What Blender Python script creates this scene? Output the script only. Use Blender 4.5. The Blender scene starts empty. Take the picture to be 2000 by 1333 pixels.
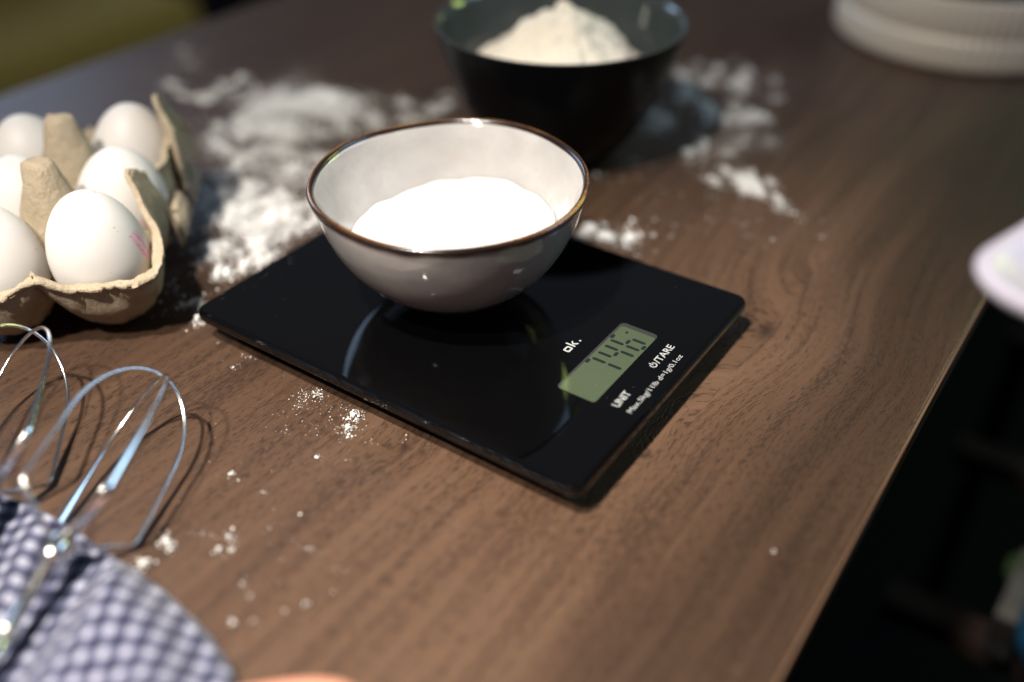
import bpy, bmesh, math, random
import numpy as np
from mathutils import Vector, Matrix, noise

random.seed(7); rng = np.random.default_rng(11)
S = bpy.context.scene
COL = S.collection

# ------------------------------------------------------------------ camera
CAM_Z = 0.266
PITCH, ROLL, YAW, FPX = 0.6381, -0.0054, 0.6062, 1936.2
_f = Vector((math.cos(YAW)*math.cos(PITCH), math.sin(YAW)*math.cos(PITCH), -math.sin(PITCH)))
_r0 = Vector((math.sin(YAW), -math.cos(YAW), 0)); _u0 = _r0.cross(_f)
_r = _r0*math.cos(ROLL) + _u0*math.sin(ROLL)
_u = -_r0*math.sin(ROLL) + _u0*math.cos(ROLL)
cam_d = bpy.data.cameras.new('camera'); cam = bpy.data.objects.new('camera', cam_d); COL.objects.link(cam)
M = Matrix((_r, _u, -_f)).transposed().to_4x4(); M.translation = (0, 0, CAM_Z); cam.matrix_world = M
cam_d.sensor_width = 36; cam_d.lens = FPX*36/2000; cam_d.clip_start = 0.01; cam_d.clip_end = 60
cam_d.dof.use_dof = True; cam_d.dof.focus_distance = 0.413; cam_d.dof.aperture_fstop = 2.0
S.camera = cam

# ------------------------------------------------------------------ world, lamps, exposure
W = bpy.data.worlds.new('World'); S.world = W; W.use_nodes = True
bg = W.node_tree.nodes['Background']; bg.inputs[0].default_value = (0.80, 0.88, 1.08, 1); bg.inputs[1].default_value = 0.10

def aim(o, tgt):
    o.rotation_euler = (Vector(tgt) - o.location).to_track_quat('-Z', 'Y').to_euler()
def spot(name, loc, tgt, power, col, rad, size, blend=1.0):
    d = bpy.data.lights.new(name, 'SPOT'); d.energy = power; d.color = col; d.shadow_soft_size = rad
    d.spot_size = math.radians(size); d.spot_blend = blend
    o = bpy.data.objects.new(name, d); COL.objects.link(o); o.location = loc; aim(o, tgt); return o
def area(name, loc, tgt, power, col, sx, sy):
    d = bpy.data.lights.new(name, 'AREA'); d.shape = 'RECTANGLE'; d.size = sx; d.size_y = sy; d.energy = power; d.color = col
    o = bpy.data.objects.new(name, d); COL.objects.link(o); o.location = loc; aim(o, tgt); return o
spot('ceiling_spot', (-0.30, 0.26, 1.32), (0.11, 0.11, 0), 205, (1.0, 0.92, 0.82), 0.028, 34)
spot('ceiling_spot', (-0.62, 0.22, 1.30), (0.21, 0.46, 0), 108, (1.0, 0.91, 0.80), 0.028, 49)
area('window_light', (1.15, 3.0, 1.05), (0.45, 0.50, 0), 14, (0.50, 0.70, 1.0), 1.2, 0.9)
area('window_light', (1.75, -1.05, 1.35), (0.35, 0.25, 0), 11, (0.44, 0.68, 1.0), 0.9, 0.8)
area('green_lamp', (2.1, -0.55, 0.70), (0.2, 0.25, 0), 4.5, (0.74, 1.0, 0.26), 0.5, 0.25)

S.view_settings.view_transform = 'Standard'; S.view_settings.look = 'None'
S.view_settings.exposure = 0; S.view_settings.gamma = 1
S.render.engine = 'CYCLES'
S.cycles.use_denoising = True
S.cycles.caustics_reflective = False; S.cycles.caustics_refractive = False
S.cycles.sample_clamp_indirect = 4; S.cycles.max_bounces = 8

# ------------------------------------------------------------------ helpers
def at(px, py, z=0.0):
    d = _f + _r*((px-1000)/FPX) - _u*((py-666.5)/FPX)
    return Vector((0, 0, CAM_Z)) + d*((z-CAM_Z)/d.z)

def mesh_obj(name, verts, faces, mat, parent=None, smooth=True):
    me = bpy.data.meshes.new(name); me.from_pydata([tuple(v) for v in verts], [], faces); me.update()
    if smooth: me.polygons.foreach_set('use_smooth', [True]*len(me.polygons))
    if mat: me.materials.append(mat)
    o = bpy.data.objects.new(name, me); COL.objects.link(o)
    if parent: o.parent = parent
    return o
def bm_obj(name, bm, mat, parent=None, smooth=False):
    me = bpy.data.meshes.new(name); bmesh.ops.recalc_face_normals(bm, faces=bm.faces); bm.to_mesh(me); bm.free()
    if smooth: me.polygons.foreach_set('use_smooth', [True]*len(me.polygons))
    if mat: me.materials.append(mat)
    o = bpy.data.objects.new(name, me); COL.objects.link(o)
    if parent: o.parent = parent
    return o
def box_bm(x0, x1, y0, y1, z0, z1, bev=0.0, seg=2):
    bm = bmesh.new(); bmesh.ops.create_cube(bm, size=1)
    for v in bm.verts: v.co = Vector((x0+(v.co.x+.5)*(x1-x0), y0+(v.co.y+.5)*(y1-y0), z0+(v.co.z+.5)*(z1-z0)))
    if bev: bmesh.ops.bevel(bm, geom=bm.edges[:], offset=bev, segments=seg, affect='EDGES', profile=.5)
    return bm
def tag(o, label, cat, group=None, kind=None):
    o['label'] = label; o['category'] = cat
    if group: o['group'] = group
    if kind: o['kind'] = kind
    return o
def thing(name, loc, label, cat, group=None, rotz=0):
    o = bpy.data.objects.new(name, None); COL.objects.link(o); o.location = loc; o.rotation_euler = (0, 0, rotz)
    o.empty_display_size = .02
    return tag(o, label, cat, group)
def lathe(name, prof, mat, parent=None, n=128, fr=None, fz=None, close=False, cap=True):
    """prof: (r,z) list; fr(theta,z)->radius factor; fz(theta,z)->z offset"""
    V = []; F = []
    m = len(prof)
    for (r, z) in prof:
        for k in range(n):
            t = 2*math.pi*k/n; rr = r*(fr(t, z) if fr else 1)
            V.append((rr*math.cos(t), rr*math.sin(t), z + (fz(t, z) if fz else 0)))
    for i in range(m if close else m-1):
        for k in range(n):
            a = i*n+k; b = i*n+(k+1) % n; j = (i+1) % m
            F.append((a, b, j*n+(k+1) % n, j*n+k))
    if not close and cap:
        if prof[0][0] > 1e-6: F.append(tuple(range(n-1, -1, -1)))
        if prof[-1][0] > 1e-6: F.append(tuple((m-1)*n+k for k in range(n)))
    return mesh_obj(name, V, F, mat, parent)
def tube(name, pts, rad, mat, parent=None, seg=10, flat=None):
    """sweep; rad scalar or list; flat: list of (w,h) half sizes"""
    pts = [Vector(p) for p in pts]; n = len(pts); V = []; F = []
    tang = [(pts[min(i+1, n-1)]-pts[max(i-1, 0)]).normalized() for i in range(n)]
    ref = Vector((0, 0, 1)) if abs(tang[0].z) < .9 else Vector((1, 0, 0))
    nrm = (ref - tang[0]*ref.dot(tang[0])).normalized()
    for i in range(n):
        nrm = (nrm - tang[i]*nrm.dot(tang[i])).normalized(); b = tang[i].cross(nrm)
        if flat: w, h = flat[i]
        else: w = h = (rad[i] if hasattr(rad, '__len__') else rad)
        for k in range(seg):
            t = 2*math.pi*k/seg
            V.append(pts[i] + b*(w*math.cos(t)) + nrm*(h*math.sin(t)))
    for i in range(n-1):
        for k in range(seg):
            F.append((i*seg+k, i*seg+(k+1) % seg, (i+1)*seg+(k+1) % seg, (i+1)*seg+k))
    F.append(tuple(range(seg-1, -1, -1))); F.append(tuple((n-1)*seg+k for k in range(seg)))
    return mesh_obj(name, V, F, mat, parent)

# ------------------------------------------------------------------ materials
class N:
    def __init__(s, name):
        s.m = bpy.data.materials.new(name); s.m.use_nodes = True; s.t = s.m.node_tree
        s.b = s.t.nodes['Principled BSDF']
    def n(s, typ, **kw):
        nd = s.t.nodes.new(typ)
        for k, v in kw.items(): setattr(nd, k, v)
        return nd
    def l(s, a, b): s.t.links.new(a, b)
    def val(s, sock, v):
        if hasattr(v, 'is_output') or isinstance(v, bpy.types.NodeSocket): s.l(v, sock)
        else: sock.default_value = v
    def math(s, op, a, b=0.0, c=None, clamp=False):
        nd = s.n('ShaderNodeMath', operation=op, use_clamp=clamp); s.val(nd.inputs[0], a); s.val(nd.inputs[1], b)
        if c is not None: s.val(nd.inputs[2], c)
        return nd.outputs[0]
    def coord(s, which='Object'):
        return s.n('ShaderNodeTexCoord').outputs[which]
    def noise(s, vec, scale, detail=2, rough=.5, dist=0):
        nd = s.n('ShaderNodeTexNoise'); s.l(vec, nd.inputs['Vector']); nd.inputs['Scale'].default_value = scale
        nd.inputs['Detail'].default_value = detail; nd.inputs['Roughness'].default_value = rough; nd.inputs['Distortion'].default_value = dist
        return nd.outputs['Fac']
    def ramp(s, fac, stops, interp='LINEAR'):
        nd = s.n('ShaderNodeValToRGB'); s.l(fac, nd.inputs[0]); cr = nd.color_ramp; cr.interpolation = interp
        while len(cr.elements) < len(stops): cr.elements.new(.5)
        for e, (p, c) in zip(cr.elements, stops):
            e.position = p; e.color = (*c, 1) if hasattr(c, '__len__') else (c, c, c, 1)
        return nd.outputs[0]
    def mix(s, fac, a, b, blend='MIX'):
        nd = s.n('ShaderNodeMix', data_type='RGBA', blend_type=blend)
        s.val(nd.inputs[0], fac)
        for sock, v in ((nd.inputs[6], a), (nd.inputs[7], b)):
            if isinstance(v, bpy.types.NodeSocket): s.l(v, sock)
            else: sock.default_value = (*v, 1)
        return nd.outputs[2]
    def mapv(s, vec, scale=(1, 1, 1), loc=(0, 0, 0)):
        nd = s.n('ShaderNodeMapping'); s.l(vec, nd.inputs[0]); nd.inputs['Scale'].default_value = scale; nd.inputs['Location'].default_value = loc
        return nd.outputs[0]
    def set(s, col=None, rough=None, metal=None, spec=None, **kw):
        B = s.b.inputs
        if col is not None:
            if isinstance(col, bpy.types.NodeSocket): s.l(col, B['Base Color'])
            else: B['Base Color'].default_value = (*col, 1)
        if rough is not None: s.val(B['Roughness'], rough)
        if metal is not None: s.val(B['Metallic'], metal)
        if spec is not None: B['Specular IOR Level'].default_value = spec
        for k, v in kw.items(): s.val(B[k.replace('_', ' ')], v)
        return s
    def bump(s, h, strength=.5, dist=.001):
        nd = s.n('ShaderNodeBump'); s.l(h, nd.inputs['Height']); nd.inputs['Strength'].default_value = strength; nd.inputs['Distance'].default_value = dist
        s.l(nd.outputs[0], s.b.inputs['Normal']); return s

def simple(name, col, rough=.5, **kw): return N(name).set(col, rough, **kw).m

def m_wood():
    k = N('dark_oak_board'); co = k.coord()
    sep = k.n('ShaderNodeSeparateXYZ'); k.l(co, sep.inputs[0]); x, y = sep.outputs[0], sep.outputs[1]
    # slow wander of the grain
    wob = k.math('MULTIPLY', k.math('SUBTRACT', k.noise(k.mapv(co, (1.6, 6, 1)), 1.0, 2), .5), .026)
    y2 = k.math('ADD', y, wob)
    s = None; eyes = []
    for (xk, yk, kk, L, er) in ((.3665, .113, .030, .042, .0040), (.2629, .1185, .006, .014, .0016), (.2129, .1994, .006, .014, .0018), (.62, .42, .020, .04, .004)):
        w0 = yk  # knots sit in wandering coordinates: evaluate the wander only through y2
        dx = k.math('DIVIDE', k.math('SUBTRACT', x, xk), L)
        g = k.math('MULTIPLY', k.math('EXPONENT', k.math('MULTIPLY', k.math('MULTIPLY', dx, dx), -1.0)), kk*kk)
        dy = k.math('SUBTRACT', y, yk)
        dd = k.math('ADD', k.math('MULTIPLY', dy, dy), g)
        # push = sqrt(dy^2+g)-|dy|   (lines bend around the knot)
        push = k.math('SUBTRACT', k.math('SQRT', dd), k.math('ABSOLUTE', dy))
        push = k.math('MULTIPLY', push, 1.0)
        s = push if s is None else k.math('ADD', s, push)
        dx2 = k.math('DIVIDE', k.math('SUBTRACT', x, xk), er*1.7); dy2 = k.math('DIVIDE', dy, er)
        rr = k.math('ADD', k.math('MULTIPLY', dx2, dx2), k.math('MULTIPLY', dy2, dy2))
        eyes.append(k.math('EXPONENT', k.math('MULTIPLY', rr, -1.0)))
    sv = k.math('ADD', y2, s)
    cmb = k.n('ShaderNodeCombineXYZ'); k.l(x, cmb.inputs[0]); k.l(sv, cmb.inputs[1])
    gv = cmb.outputs[0]
    broad = k.noise(k.mapv(gv, (3, 26, 1)), 1.0, 3, .55)
    band = k.noise(k.mapv(gv, (7, 150, 1)), 1.0, 4, .6, .4)
    fine = k.noise(k.mapv(gv, (60, 1100, 1)), 1.0, 3, .65)
    pore = k.noise(k.mapv(gv, (230, 1300, 1), (3.1, 1.7, 0)), 1.0, 1, .5)
    t = k.math('ADD', k.math('MULTIPLY', broad, .46), k.math('ADD', k.math('MULTIPLY', band, .36), k.math('MULTIPLY', fine, .22)))
    col = k.ramp(t, [(.30, (.032, .0175, .0108)), (.50, (.060, .0335, .0205)), (.62, (.078, .0450, .0280)), (.78, (.108, .063, .040))])
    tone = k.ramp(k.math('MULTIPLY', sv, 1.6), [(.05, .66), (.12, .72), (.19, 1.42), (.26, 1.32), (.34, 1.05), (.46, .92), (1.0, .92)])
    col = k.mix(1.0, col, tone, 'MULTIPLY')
    pm = k.ramp(k.math('ADD', k.math('MULTIPLY', pore, .60), k.math('MULTIPLY', k.math('SUBTRACT', 1.0, band), .40)), [(.535, 0), (.575, 1)])
    col = k.mix(k.math('MULTIPLY', pm, k.math('ADD', .26, k.math('MULTIPLY', fine, .62))), col, (.018, .010, .007))
    ey = eyes[0]
    for e in eyes[1:]: ey = k.math('MAXIMUM', ey, e)
    col = k.mix(k.math('MULTIPLY', ey, .85, clamp=True), col, (.022, .012, .009))
    ro = k.math('ADD', .34, k.math('MULTIPLY', fine, .16))
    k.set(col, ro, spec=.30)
    h = k.math('SUBTRACT', k.math('MULTIPLY', fine, .25), pm)
    k.bump(h, .55, .00025); return k.m
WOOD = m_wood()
EDGE = N('edge_band'); EDGE.set(EDGE.ramp(EDGE.noise(EDGE.mapv(EDGE.coord(), (8, 1, 400)), 1, 3), [(.3, (.07, .038, .024)), (.7, (.13, .078, .050))]), .4); EDGE = EDGE.m

def m_flour(name, col, sc=900, st=.6):
    k = N(name); co = k.coord()
    k.set(k.mix(k.noise(co, 160, 3), tuple(c*.93 for c in col), col), .9, spec=.1)
    k.bump(k.noise(co, sc, 4, .7), st, .0006); return k.m
FLOUR = m_flour('flour_powder', (.92, .91, .89))
FLOURB = m_flour('flour_lumps', (.88, .82, .70), 500, 1.0)
SUGAR = m_flour('sugar_crystals', (.80, .79, .78), 1800, .6)

BLACKGLASS = N('black_glass').set((.0012, .0012, .0014), .012, spec=.5).m
BLACKPLASTIC = simple('black_plastic', (.010, .010, .011), .38)
RUBBER = simple('black_rubber', (.012, .012, .012), .7)
INK = simple('white_print', (.34, .35, .35), .35)
k = N('lcd_glass'); k.set(k.mix(k.noise(k.mapv(k.coord(), (1, 1, 1)), 60, 2), (.046, .062, .035), (.055, .072, .043)), .06, spec=.5); LCD = k.m
LCDB = simple('lcd_border', (.028, .030, .029), .08)
SEG = simple('lcd_segment', (.010, .014, .016), .06); SEGF = simple('lcd_faint_segment', (.055, .066, .046), .06)

def m_glaze():
    k = N('greige_glaze'); co = k.coord()
    a = k.noise(co, 45, 4, .6); b = k.noise(co, 300, 2, .6)
    c = k.ramp(a, [(.3, (.33, .32, .315)), (.7, (.42, .41, .40))])
    c = k.mix(k.math('MULTIPLY', k.ramp(b, [(.56, 0), (.68, 1)]), .45), c, (.36, .325, .30))
    k.set(c, .10, spec=.55, Coat_Weight=.6, Coat_Roughness=.02)
    k.bump(k.noise(co, 70, 2), .12, .0012); return k.m
GLAZE = m_glaze()
def m_rim():
    k = N('iron_brown_rim'); co = k.coord()
    sep = k.n('ShaderNodeSeparateXYZ'); k.l(co, sep.inputs[0])
    rad = k.math('SQRT', k.math('ADD', k.math('MULTIPLY', sep.outputs[0], sep.outputs[0]), k.math('MULTIPLY', sep.outputs[1], sep.outputs[1])))
    t = k.math('DIVIDE', k.math('SUBTRACT', rad, .0566), .0030)
    crest = k.math('SUBTRACT', 1.0, k.math('ABSOLUTE', k.math('SUBTRACT', k.math('MULTIPLY', t, 2.0), 1.0)), clamp=True)
    a = k.noise(co, 26, 3, .6, .3); b = k.noise(co, 900, 3, .75)
    f = k.math('ADD', k.math('MULTIPLY', crest, .34), k.math('ADD', k.math('MULTIPLY', a, .42), k.math('MULTIPLY', b, .42)))
    k.set(k.ramp(f, [(.48, (.010, .005, .004)), (.62, (.034, .015, .007)), (.74, (.13, .062, .020)), (.88, (.36, .20, .06))]), .18, spec=.6, Coat_Weight=.4, Coat_Roughness=.05)
    k.bump(b, .2, .0004); return k.m
RIMB = m_rim()
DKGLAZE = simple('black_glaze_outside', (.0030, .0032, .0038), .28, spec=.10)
k = N('black_glaze_inside'); k.set(k.mix(k.noise(k.coord(), 40, 3), (.040, .050, .050), (.060, .070, .066)), .08, spec=.7); DKIN = k.m

def m_egg():
    k = N('egg_shell'); co = k.coord()
    a = k.noise(co, 30, 3); sp = k.noise(co, 330, 1)
    c = k.mix(a, (.61, .585, .56), (.67, .655, .635))
    c = k.mix(k.math('MULTIPLY', k.ramp(sp, [(.745, 0), (.77, 1)]), .5), c, (.45, .30, .16))
    k.set(c, .48, spec=.35, Subsurface_Weight=.15, Subsurface_Scale=.004)
    k.b.inputs['Subsurface Radius'].default_value = (1, .7, .5)
    k.bump(k.noise(co, 1400, 2), .12, .0003); return k
EGG = m_egg().m
def m_egg_stamp(theta, z0, half_t=.36, half_z=.0095):
    """shell with rows of smudged pink ink print on one side"""
    k = m_egg(); co = k.coord(); k.m.name = 'egg_shell_stamped'
    sep = k.n('ShaderNodeSeparateXYZ'); k.l(co, sep.inputs[0])
    an = k.math('ARCTAN2', sep.outputs[1], sep.outputs[0]); da = k.math('SUBTRACT', an, theta)
    da = k.math('ADD', da, k.math('MULTIPLY', k.math('SUBTRACT', sep.outputs[2], z0), 12.0))
    dz = k.math('SUBTRACT', sep.outputs[2], z0)
    ina = k.math('LESS_THAN', k.math('ABSOLUTE', da), half_t); inz = k.math('LESS_THAN', k.math('ABSOLUTE', dz), half_z)
    rows = k.math('GREATER_THAN', k.math('SINE', k.math('MULTIPLY', da, 40.0)), -.45)
    ch = k.math('GREATER_THAN', k.noise(k.mapv(co, (1, 1, 1.4)), 760, 1), .43)
    m = k.math('MULTIPLY', k.math('MULTIPLY', ina, inz), k.math('MULTIPLY', rows, ch))
    src = k.b.inputs['Base Color'].links[0].from_socket
    k.l(k.mix(k.math('MULTIPLY', m, .6), src, (.90, .10, .42)), k.b.inputs['Base Color']); return k.m
def m_pulp():
    k = N('grey_paper_pulp'); co = k.coord()
    a = k.noise(co, 60, 4, .6); b = k.noise(co, 1500, 3, .7)
    c = k.ramp(a, [(.3, (.41, .335, .235)), (.7, (.53, .445, .325))])
    c = k.mix(k.math('MULTIPLY', k.ramp(b, [(.58, 0), (.70, 1)]), .6), c, (.20, .14, .09))
    k.set(c, .93, spec=.12)
    k.bump(k.math('ADD', k.math('MULTIPLY', k.noise(co, 260, 3), .8), k.math('MULTIPLY', b, .5)), 1.0, .0018); return k.m
PULP = m_pulp()
STEEL = simple('polished_steel', (.78, .77, .74), .17, metal=1.0)
k = N('brushed_tin'); k.set((.86, .80, .70), k.math('ADD', .34, k.math('MULTIPLY', k.noise(k.coord(), 40, 3), .16)), metal=.15); TIN = k.m
PORC = simple('white_porcelain', (.36, .34, .405), .25, spec=.3)
def m_check():
    k = N('navy_gingham'); uv = k.n('ShaderNodeUVMap').outputs[0]
    sep = k.n('ShaderNodeSeparateXYZ'); k.l(uv, sep.inputs[0])
    per = 2*math.pi/.0070
    def stripe(o):
        return k.ramp(k.math('ADD', .5, k.math('MULTIPLY', k.math('SINE', k.math('MULTIPLY', o, per)), .5)), [(.56, 0), (.68, 1)])
    a, b = stripe(sep.outputs[0]), stripe(sep.outputs[1])
    t = k.math('MULTIPLY', k.math('ADD', a, b), .5)
    weave = k.noise(k.mapv(uv, (1, 1, 1)), 2200, 2, .6)
    c = k.ramp(t, [(.0, (.008, .009, .030)), (.5, (.085, .090, .150)), (1.0, (.36, .37, .45))])
    k.set(k.mix(k.math('MULTIPLY', weave, .35), c, (.05, .05, .075)), .92, spec=.1, Sheen_Weight=.2)
    k.bump(weave, .5, .0006); return k.m
CHECK = m_check()
k = N('skin'); k.set(k.mix(k.noise(k.coord(), 120, 3), (.62, .27, .17), (.68, .33, .22)), .5, spec=.35, Subsurface_Weight=.25, Subsurface_Scale=.006); SKIN = k.m
k = N('mustard_upholstery'); k.set(k.mix(k.noise(k.coord(), 25, 3), (.40, .25, .06), (.46, .29, .08)), .8, spec=.2); MUSTARD = k.m
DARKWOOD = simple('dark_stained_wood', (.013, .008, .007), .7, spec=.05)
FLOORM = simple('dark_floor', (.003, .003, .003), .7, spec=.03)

# ------------------------------------------------------------------ setting: floor
bm = bmesh.new(); bmesh.ops.create_grid(bm, x_segments=1, y_segments=1, size=6)
fl = bm_obj('floor', bm, FLOORM); fl.location = (1, 1, -.74); fl['kind'] = 'structure'

# ------------------------------------------------------------------ table
TY0, TY1, TX0, TX1, TT = .0368, .651, -.55, 1.75, .014
tb = thing('table', (TX0, TY0, -.74), 'dark brown oak grained table board dusted with flour', 'table')
def world_child(o, p):  # keep world placement under a parent that is only translated / rotated
    o.parent = p; o.matrix_parent_inverse = Matrix.LocRotScale(p.location, p.rotation_euler, None).inverted()
    return o
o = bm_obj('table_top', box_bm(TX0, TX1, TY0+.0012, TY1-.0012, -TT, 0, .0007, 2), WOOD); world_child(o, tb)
o = bm_obj('edge_strip', box_bm(TX0, TX1, TY0, TY0+.0012, -TT+.0003, -.0003, .0003, 1), EDGE); world_child(o, tb)
o = bm_obj('edge_strip', box_bm(TX0, TX1, TY1-.0012, TY1, -TT+.0003, -.0003, .0003, 1), EDGE); world_child(o, tb)
for lx in (TX0+.06, TX1-.06):
    for ly in (TY0+.15, TY1-.08):
        world_child(bm_obj('leg', box_bm(lx-.03, lx+.03, ly-.03, ly+.03, -.74, -TT, .003), DARKWOOD), tb)

# ------------------------------------------------------------------ kitchen scale
SX0, SX1, SY0, SY1, SZ = .2164, .3635, .1219, .3219, .017
sc = thing('kitchen_scale', (SX0, SY0, 0), 'flat black glass kitchen scale showing 746 under the grey bowl', 'kitchen scale')
def rrect(w, h, r, n=8):
    P = []
    for (cx, cy, a0) in ((w-r, h-r, 0), (r, h-r, 90), (r, r, 180), (w-r, r, 270)):
        for i in range(n+1):
            a = math.radians(a0+90*i/n); P.append((cx+r*math.cos(a), cy+r*math.sin(a)))
    return P
def slab(name, w, h, levels, mat, parent, off=(0, 0), r=.005):
    V = []; F = []; m = None
    for (ins, z) in levels:
        P = rrect(w-2*ins, h-2*ins, max(r-ins, .0004)); m = len(P)
        V += [(off[0]+ins+px, off[1]+ins+py, z) for px, py in P]
    for i in range(len(levels)-1):
        for q in range(m): F.append((i*m+q, i*m+(q+1) % m, (i+1)*m+(q+1) % m, (i+1)*m+q))
    F.append(tuple(range(m-1, -1, -1))); F.append(tuple((len(levels)-1)*m+q for q in range(m)))
    ob = mesh_obj(name, V, F, mat, parent, smooth=False); return ob
LW, LH = SX1-SX0, SY1-SY0
slab('glass_plate', LW, LH, [(.0010, .0112), (.0002, .0118), (0, .0126), (0, .0150), (.0005, .0161), (.0013, .0168), (.0019, SZ)], BLACKGLASS, sc, r=.0055)
slab('base', LW-.012, LH-.012, [(.002, .0035), (0, .0055), (0, .0111)], BLACKPLASTIC, sc, off=(.006, .006), r=.006)
for fx in (.02, LW-.02):
    for fy in (.02, LH-.02):
        ft = lathe('foot', [(.0075, 0), (.008, .0008), (.008, .0036)], RUBBER, sc, 24); ft.location = (fx, fy, 0)
# display
dz = SZ+.00012
def flat(name, pts, z, mat, parent):
    return mesh_obj(name, [(a, b, z) for a, b in pts], [tuple(range(len(pts)))], mat, parent, smooth=False)
def rr_at(x0, x1, y0, y1, r, n=6): return [(x0+a, y0+b) for a, b in rrect(x1-x0, y1-y0, r, n)]
db = flat('display_border', rr_at(.0441, .0976, .0199, .0377, .0022), dz, LCDB, sc)
dp = flat('display', rr_at(.0441, .0950, .0199, .0366, .0014), dz+.00006, LCD, sc)
def seg_polys(x, y0=.0211, w=.0055, h=.0148, t=.0016):
    """seven segments of one digit: name -> polygon"""
    x1 = x+w; ym = y0+h/2; y1 = y0+h; g = .00035
    def hb(yc): return [(x+g+t*.4, yc), (x+g+t*.9, yc+t/2), (x1-g-t*.9, yc+t/2), (x1-g-t*.4, yc), (x1-g-t*.9, yc-t/2), (x+g+t*.9, yc-t/2)]
    def vb(xc, a, b): return [(xc, a+g), (xc+t/2, a+g+t*.5), (xc+t/2, b-g-t*.5), (xc, b-g), (xc-t/2, b-g-t*.5), (xc-t/2, a+g+t*.5)]
    return dict(a=hb(y1), g=hb(ym), d=hb(y0), f=vb(x, ym, y1), b=vb(x1, ym, y1), e=vb(x, y0, ym), c=vb(x1, y0, ym))
ON = {.0629: 'abc', .0732: 'fgbc', .0834: 'afgedc'}
for x in (.0526, .0629, .0732, .0834):
    on = ON.get(x, ''); sp = seg_polys(x)
    for nm, keys, mt, zz in (('digit', [q for q in sp if q in on], SEG, dz+.00014), ('unlit_segments', [q for q in sp if q not in on], SEGF, dz+.00010)):
        if not keys: continue
        V = []; F = []
        for q in keys:
            F.append(tuple(range(len(V), len(V)+6))); V += [(a, b, zz) for a, b in sp[q]]
        mesh_obj(nm, V, F, mt, dp, smooth=False)
flat('unit_mark', rr_at(.0909, .0925, .0317, .0327, .0003), dz+.00014, SEG, dp)
flat('unit_mark', rr_at(.0467, .0472, .0225, .034, .0002), dz+.0001, SEGF, dp)
# printed lettering
def text_obj(name, body, x, y, size, width, parent, mat=INK, bold=0.0):
    cu = bpy.data.curves.new(name, 'FONT'); cu.body = body; cu.size = size; cu.offset = bold; cu.resolution_u = 4
    tmp = bpy.data.objects.new('tmp', cu); COL.objects.link(tmp); bpy.context.view_layer.update()
    me = bpy.data.meshes.new_from_object(tmp.evaluated_get(bpy.context.evaluated_depsgraph_get()))
    bpy.data.objects.remove(tmp)
    n = len(me.vertices); co = np.empty(n*3); me.vertices.foreach_get('co', co); co = co.reshape(-1, 3)
    co[:, 0] -= co[:, 0].min()
    co[:, 0] *= width/co[:, 0].max()
    co[:, 0] += x; co[:, 1] += y; co[:, 2] = SZ+.00015
    me.vertices.foreach_set('co', co.ravel()); me.materials.clear(); me.materials.append(mat); me.update(); me.name = name
    ob = bpy.data.objects.new(name, me); COL.objects.link(ob); ob.parent = parent; return ob
text_obj('printed_text', 'UNIT', .0470, .0108, .0047, .0104, sc, bold=.00005)
text_obj('printed_text', '/TARE', .0804, .0107, .0047, .0140, sc, bold=.00005)
text_obj('printed_text', 'Max.5kg/11lb d=1g/0.1oz', .0468, .0050, .0032, .0437, sc, bold=0.0)
# power symbol
V = []; F = []
cx, cy, ra, ri = .0783, .0123, .00165, .00115
ns = 24
for i in range(ns+1):
    a = math.radians(125+290*i/ns)
    V += [(cx+ra*math.cos(a), cy+ra*math.sin(a), SZ+.00015), (cx+ri*math.cos(a), cy+ri*math.sin(a), SZ+.00015)]
    if i: q = len(V); F.append((q-4, q-3, q-1, q-2))
q = len(V); V += [(cx-.00026, cy, SZ+.00016), (cx+.00026, cy, SZ+.00016), (cx+.00026, cy+.0021, SZ+.00016), (cx-.00026, cy+.0021, SZ+.00016)]
F.append((q, q+1, q+2, q+3)); mesh_obj('power_symbol', V, F, INK, sc, smooth=False)
# logo letters drawn as squared strokes
def strokes(name, rects):
    V = []; F = []
    for i, r in enumerate(rects):
        q = len(V); V += [(a, b, SZ+.00015+i*1e-6) for a, b in r]; F.append(tuple(range(q, q+len(r))))
    return mesh_obj(name, V, F, INK, sc, smooth=False)
def R4(x0, x1, y0, y1): return [(x0, y0), (x1, y0), (x1, y1), (x0, y1)]
lx, ly, w = .0660, .0452, .00085
strokes('printed_logo', [R4(lx+.0003, lx+.0034, ly, ly+w), R4(lx+.0003, lx+.0034, ly+.0031-w, ly+.0031), R4(lx, lx+w, ly+.0004, ly+.0027), R4(lx+.0037-w, lx+.0037, ly+.0004, ly+.0027),
    R4(lx+.0046, lx+.0046+w, ly, ly+.0046), [(lx+.0054, ly+.0014), (lx+.0062, ly+.0014), (lx+.0080, ly+.0031), (lx+.0069, ly+.0031)],
    [(lx+.0056, ly+.0017), (lx+.0069, ly), (lx+.0081, ly), (lx+.0063, ly+.0021)], R4(lx+.0092, lx+.0101, ly, ly+w)])

# ------------------------------------------------------------------ grey stoneware bowl with sugar
BX, BY, BZ = .2924, .2344, SZ+.0002
gb = thing('stoneware_bowl', (BX, BY, BZ), 'greige glazed stoneware bowl with brown rim standing on the scale', 'bowl')
OUT = [(.0168, .0006), (.0180, .0014), (.0205, .0032), (.0255, .0058), (.0310, .0090), (.0370, .0135), (.0428, .0192), (.0478, .0262), (.0520, .0338), (.0553, .0425), (.0576, .0505), (.0586, .0548)]
INN = [(.0556, .0548), (.0543, .0490), (.0518, .0420), (.0480, .0345), (.0440, .0272), (.0390, .0205), (.0330, .0150), (.0250, .0105), (.0150, .0078), (.0001, .0070)]
def wob_r(t, z): return 1+.0055*math.sin(2*t+.6)*(z/.057)**2+.003*math.sin(5*t+1)*(z/.057)**2
def wob_z(t, z): return (.0006*math.sin(2*t+2.2)+.00035*math.sin(5*t))*(z/.057)**3
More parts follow.
